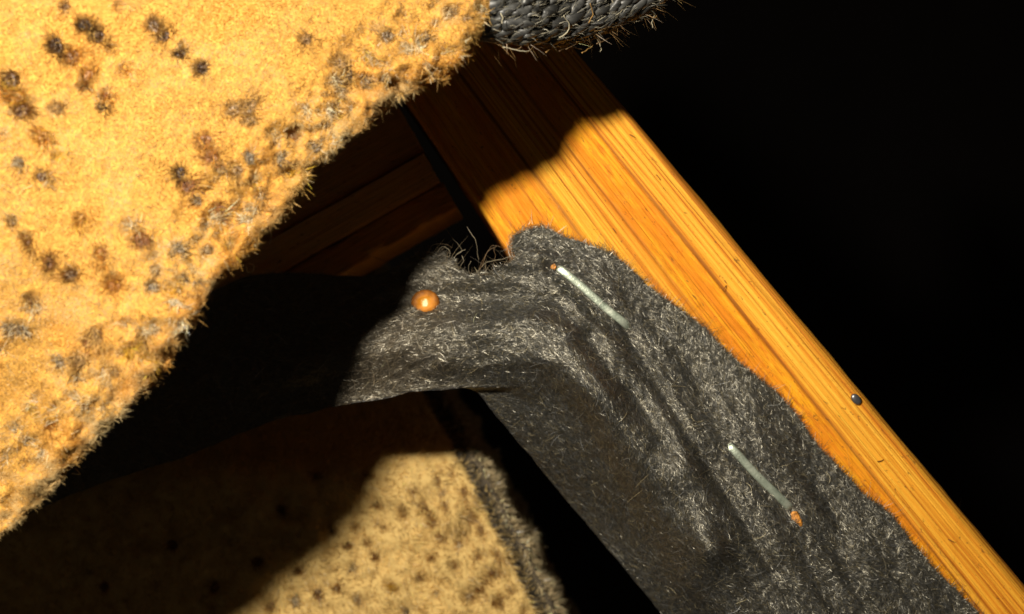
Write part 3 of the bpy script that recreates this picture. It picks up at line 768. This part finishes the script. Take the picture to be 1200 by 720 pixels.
CT = [(470, 596, 'db', 5), (474, 606, 'bl', 5), (497, 596, 'db', 6), (503, 606, 'd', 5), (509, 615, 'bl', 6), (431, 635, 'db', 6), (413, 666, 'dg', 6), (440, 654, 'w', 6), (508, 654, 'db', 6), (532, 662, 'db', 6), (390, 621, 'db', 7), (419, 619, 'bd', 5),
      (407, 642, 'w', 6), (442, 592, 'w', 5), (419, 705, 'gl', 7), (477, 716, 'bg', 6), (563, 689, 'bd', 6), (546, 700, 'lw', 6), (372, 697, 'gb', 6), (345, 706, 'gw', 6), (316, 712, 'lb', 5), (520, 632, 'bl', 5), (460, 690, 'yl', 6), (540, 640, 'lw', 6), (575, 672, 'w', 6),
      (485, 575, 'lb', 4), (520, 580, 'lw', 5), (552, 610, 'lb', 5), (450, 620, 'lb', 4), (395, 690, 'l', 5), (490, 680, 'bl', 5), (512, 695, 'lw', 5), (580, 705, 'db', 6), (350, 670, 'b', 5), (300, 660, 'd', 6), (330, 600, 'd', 6), (250, 690, 'd', 6), (370, 560, 'd', 6), (430, 560, 'd', 6), (200, 640, 'd', 6), (120, 690, 'd', 6)]
for off, y0, y1, stp in ((16, 556, 720, 23), (38, 566, 715, 29), (64, 590, 712, 37)):
    for yy_ in np.arange(y0, y1, stp): CT.append((float(np.interp(yy_, CE[:, 1], CE[:, 0])-off+4*math.sin(yy_)), float(yy_), 'bl', 5))
CTX = np.array([(t[0], t[1], t[3]) for t in CT], float)
def cush_bumps(x, y):
    h = .0016*fbm(x*.030, y*.030, 311, 3)+.0009*fbm((x*.84-y*.54)*.075, (x*.54+y*.84)*.02, 317, 3)*sstep(400, 520, x)+.0004*fbm(x*.085, y*.06, 319, 2)
    for tx, ty, ts in CTX:
        h = h-.0006*np.exp(-((x-tx)**2+(y-ty)**2)/(ts*1.3)**2)
    return h
Zc = CZ+dz[None]*(1+.8*fbm(Y*.07, Y*0, 303, 2))+cush_bumps(X, Y)*sstep(-32, -5, DN)-.006*sstep(160, 600, DN)-.022*sstep(570, 430, Y)
CV = P(X, Y, Zc)
# the side wall drops straight instead of following the line of sight
CV[:, 0, :2] = CV[:, 2, :2]*1.0; CV[:, 1, :2] = CV[:, 2, :2]*1.0
cush = empty('seat_cushion', P(420, 660, CZ), 'golden flecked cushion deep in the opening below the black strip', 'cushion')
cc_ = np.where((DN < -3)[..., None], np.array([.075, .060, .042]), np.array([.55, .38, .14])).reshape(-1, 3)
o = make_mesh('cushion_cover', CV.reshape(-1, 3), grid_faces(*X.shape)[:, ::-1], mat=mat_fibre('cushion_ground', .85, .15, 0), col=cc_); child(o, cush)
def cush_col(x, y, r, n):
    c = np.array([[.68, .480, .185]])*(1+.4*fbm(x*.03, y*.03, 331, 3))[:, None]*np.exp(r.normal(0, .18, (n, 1)))
    c = np.where((r.random(n) < .10)[:, None], np.array([[.76, .62, .36]]), c)
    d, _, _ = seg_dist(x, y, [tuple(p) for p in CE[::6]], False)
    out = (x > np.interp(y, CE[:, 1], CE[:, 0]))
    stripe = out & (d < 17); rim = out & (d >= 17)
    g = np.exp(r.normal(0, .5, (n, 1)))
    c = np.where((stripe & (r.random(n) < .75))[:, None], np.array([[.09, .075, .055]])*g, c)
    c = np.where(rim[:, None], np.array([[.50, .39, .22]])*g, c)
    return c
CVf = CV[:, ::-1]; Xf = X[:, ::-1]; Yf = Y[:, ::-1]
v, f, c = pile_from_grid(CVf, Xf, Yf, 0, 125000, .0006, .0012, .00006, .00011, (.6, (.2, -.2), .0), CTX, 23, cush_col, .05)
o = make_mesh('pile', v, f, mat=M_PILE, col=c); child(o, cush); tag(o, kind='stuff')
for i, (tx, ty, key, ts) in enumerate(CT):
    z = float((CZ+cush_bumps(np.array([float(tx)]), np.array([float(ty)])))[0])+.0007-.022*float(sstep(570, 430, float(ty)))
    key = key.replace('d', 'b') if len(key) > 1 else 'b'
    place_tuft(tx, ty, z, key, ts*1.05, cush, (i*2.399) % 6.283 if i < 41 else -1.05, 1.2 if i < 41 else 2.0)

# ---------------------------------------------------------------- rolled woven webbing at the top
web = empty('woven_webbing', P(650, 0, .026), 'frayed charcoal woven webbing roll peeking out beside the golden fabric', 'webbing')
WL = smooth_path(np.array([(553, 36), (564, 42), (578, 45), (610, 48), (650, 47), (690, 39), (720, 29), (745, 17), (770, 3), (800, -18), (835, -45)]), 8)
wt = norm(np.gradient(WL, axis=0)); wn = np.stack([wt[:, 1], -wt[:, 0]], -1)           # up and away from the lower edge
wz0 = .0222; wr = 46.0
th = np.linspace(-.55*np.pi, .5*np.pi, 26)
def wzx(x): return np.interp(x, [560, 580, 620, 660, 720, 800], [.0258, .0258, .0245, .0204, .0172, .0160])
def web_pt(i, t, rr=1.0):
    """i index along, t angle: -pi/2 underside, 0 outer lower edge, pi/2 top"""
    off = wr*(1-np.cos(t)*rr)
    q = WL[i]+wn[i]*off
    return P(q[0], q[1], wzx(WL[i][0]))+np.array([0, 0, wr*K*np.sin(t)*.75*rr])
V = np.array([[web_pt(i, t, .93) for t in th] for i in range(len(WL))])
ext = V[:, -1:].copy(); ext[..., :2] += (wn*K*160)[:, None]*np.array([1, -1]); V = np.concatenate([V, ext], 1)
o = make_mesh('core', V.reshape(-1, 3), grid_faces(*V.shape[:2]), mat=M_DARK); child(o, web)
# woven stitches
sm = None
def stitch_mesh(seed):
    r = np.random.default_rng(seed)
    nu_, nv_ = 9, 8
    u = np.linspace(0, np.pi, nu_); w = np.arange(nv_)/nv_*2*np.pi
    rad = np.sin(u)**.6
    v = np.stack([np.broadcast_to(-np.cos(u)[:, None]*1.0, (nu_, nv_)), rad[:, None]*np.cos(w)*.5, rad[:, None]*np.sin(w)*.45], -1)
    v[..., 1] += .12*np.sin(u*2)[:, None]
    v = v*(1+.10*r.normal(size=v.shape[:2])[..., None])
    v = v.reshape(-1, 3); i = np.arange(nu_-1)[:, None]*nv_; j = np.arange(nv_)[None]; j2 = (j+1) % nv_
    f = np.stack([i+j, i+j2, i+nv_+j2, i+nv_+j], -1).reshape(-1, 4)
    g = np.exp(r.normal(math.log(.045), .5, (len(v), 1))); col = g*np.array([[1, .99, .94]])
    # a few fine fibres clinging to the yarn
    n = 30; roots = v[r.integers(0, len(v), n)]*.95; d = norm(np.stack([np.ones(n), r.normal(0, .5, n), r.normal(.2, .4, n)], -1))
    sv, sf, m = strands(roots, d, r.uniform(.5, 1.1, n), r.uniform(.03, .06, n), 2, r.normal(0, .3, (n, 3)))
    sc = np.repeat(np.exp(r.normal(math.log(.12), .6, (n, 1)))*np.array([[1, .9, .65]]), m, 0)
    return np.vstack([v, sv]), np.vstack([f, sf+len(v)]), np.clip(np.vstack([col, sc]), 0, .7)
SM = []
for s_ in range(4):
    v, f, c = stitch_mesh(400+s_); me = make_mesh('stitch', v, f, mat=M_YARN, col=c); SM.append(me)
first = [True]*4
arc = np.concatenate([[0], np.cumsum(np.linalg.norm(np.diff(WL, axis=0), axis=1))])
row = 0
for t in np.arange(-.10, .50*np.pi, .31):
    pos = np.arange(28+(row % 2)*9.0-24, arc[-1], 18.0)
    for kk, a in enumerate(pos):
        i = int(np.argmin(np.abs(arc-a))); 
        p = web_pt(i, t, 1.0)
        if WL[i][1]-wr*(1-math.cos(t)) < -40 and t > .9: pass
        q = web_pt(i, t+.06, 1.0); e = web_pt(min(i+1, len(WL)-1), t, 1.0)-web_pt(max(i-1, 0), t, 1.0)
        ex = Vector(e).normalized(); ey = (Vector(q)-Vector(p)).normalized(); ez = ex.cross(ey).normalized(); ey = ez.cross(ex)
        if ez.z < 0: ez = -ez; ey = -ey
        mrot = Matrix((ex, ey, ez)).transposed() @ Matrix.Rotation(.62+rng.normal(0, .18), 3, 'Z')
        s_ = int(rng.integers(0, 4))
        if first[s_]: ob = SM[s_]; first[s_] = False
        else: ob = SM[s_].copy(); COL.objects.link(ob)
        sc_ = 12.2*K*(1+rng.normal(0, .13))
        ob.parent = web
        ob.matrix_local = Matrix.Translation(Vector(p)-Vector(web.location)) @ mrot.to_4x4() @ Matrix.Diagonal((sc_, sc_*.95, sc_*.95, 1))
    row += 1
GB = (.33, .19, .06); PALE = (.45, .40, .28)
webth = [([(590, 55), (610, 60), (620, 60), (630, 50)], PALE), ([(640, 61), (650, 55), (662, 52), (672, 48)], GB), ([(648, 38), (647, 48), (648, 56)], PALE), ([(694, 40), (700, 48), (704, 55), (704, 62)], PALE),
         ([(682, 62), (690, 58), (696, 52)], GB), ([(745, 26), (752, 22), (754, 14), (750, 8)], PALE), ([(767, 2), (768, 12), (765, 22), (764, 33)], PALE), ([(575, -4), (580, 8), (588, 18), (589, 28)], PALE),
         ([(572, 44), (580, 37), (588, 36)], PALE), ([(655, 44), (664, 38), (667, 28), (660, 18)], PALE), ([(690, 28), (694, 16), (692, 4)], GB), ([(720, 8), (718, -2), (724, -8)], PALE),
         ([(700, 34), (702, 40), (700, 48)], PALE), ([(758, 18), (768, 21), (771, 10)], GB), ([(676, 50), (690, 46), (706, 40), (722, 34)], GB), ([(630, 52), (660, 54), (690, 47), (716, 37)], GB), ([(600, 50), (640, 55), (670, 50), (700, 42), (730, 26)], GB),
         ([(716, 35), (728, 36), (735, 30)], BRN), ([(663, 58), (680, 50), (695, 52)], BRN), ([(612, 54), (606, 58), (604, 52)], BRN), ([(700, 52), (715, 44), (728, 40)], BRN), ([(655, 60), (668, 56), (684, 58)], BRN)]
for k, (pts, cc) in enumerate(webth):
    zz = wzx(np.array(pts, float)[:, 0]) + (np.linspace(.0003, -.0012, len(pts)) if k not in (7, 9, 10, 11) else np.linspace(.0026, .0042, len(pts)))
    thread(pts, zz, .00007 if cc != BRN else .00006, cc, web, wob=1.0)
# soft brown fuzz under the lower edge
r = np.random.default_rng(77); n = 420
ii = r.integers(4, len(WL)-10, n); roots = np.array([web_pt(i, t, .98) for i, t in zip(ii, r.uniform(-.5, .25, n))])
d = norm(np.stack([r.normal(.4, .8, n), r.normal(-.25, .5, n), r.normal(0, .4, n)], -1))
v, f, m = strands(roots, d, r.uniform(.0006, .0022, n), r.uniform(.00003, .00006, n), 4, r.normal(0, .45, (n, 3)))
c = np.repeat(np.array([[.30, .18, .07]])*np.exp(r.normal(0, .5, (n, 1))), m, 0)
o = make_mesh('edge_fuzz', v, f, mat=M_THREAD, col=np.clip(c, 0, .7)); child(o, web); tag(o, kind='stuff')
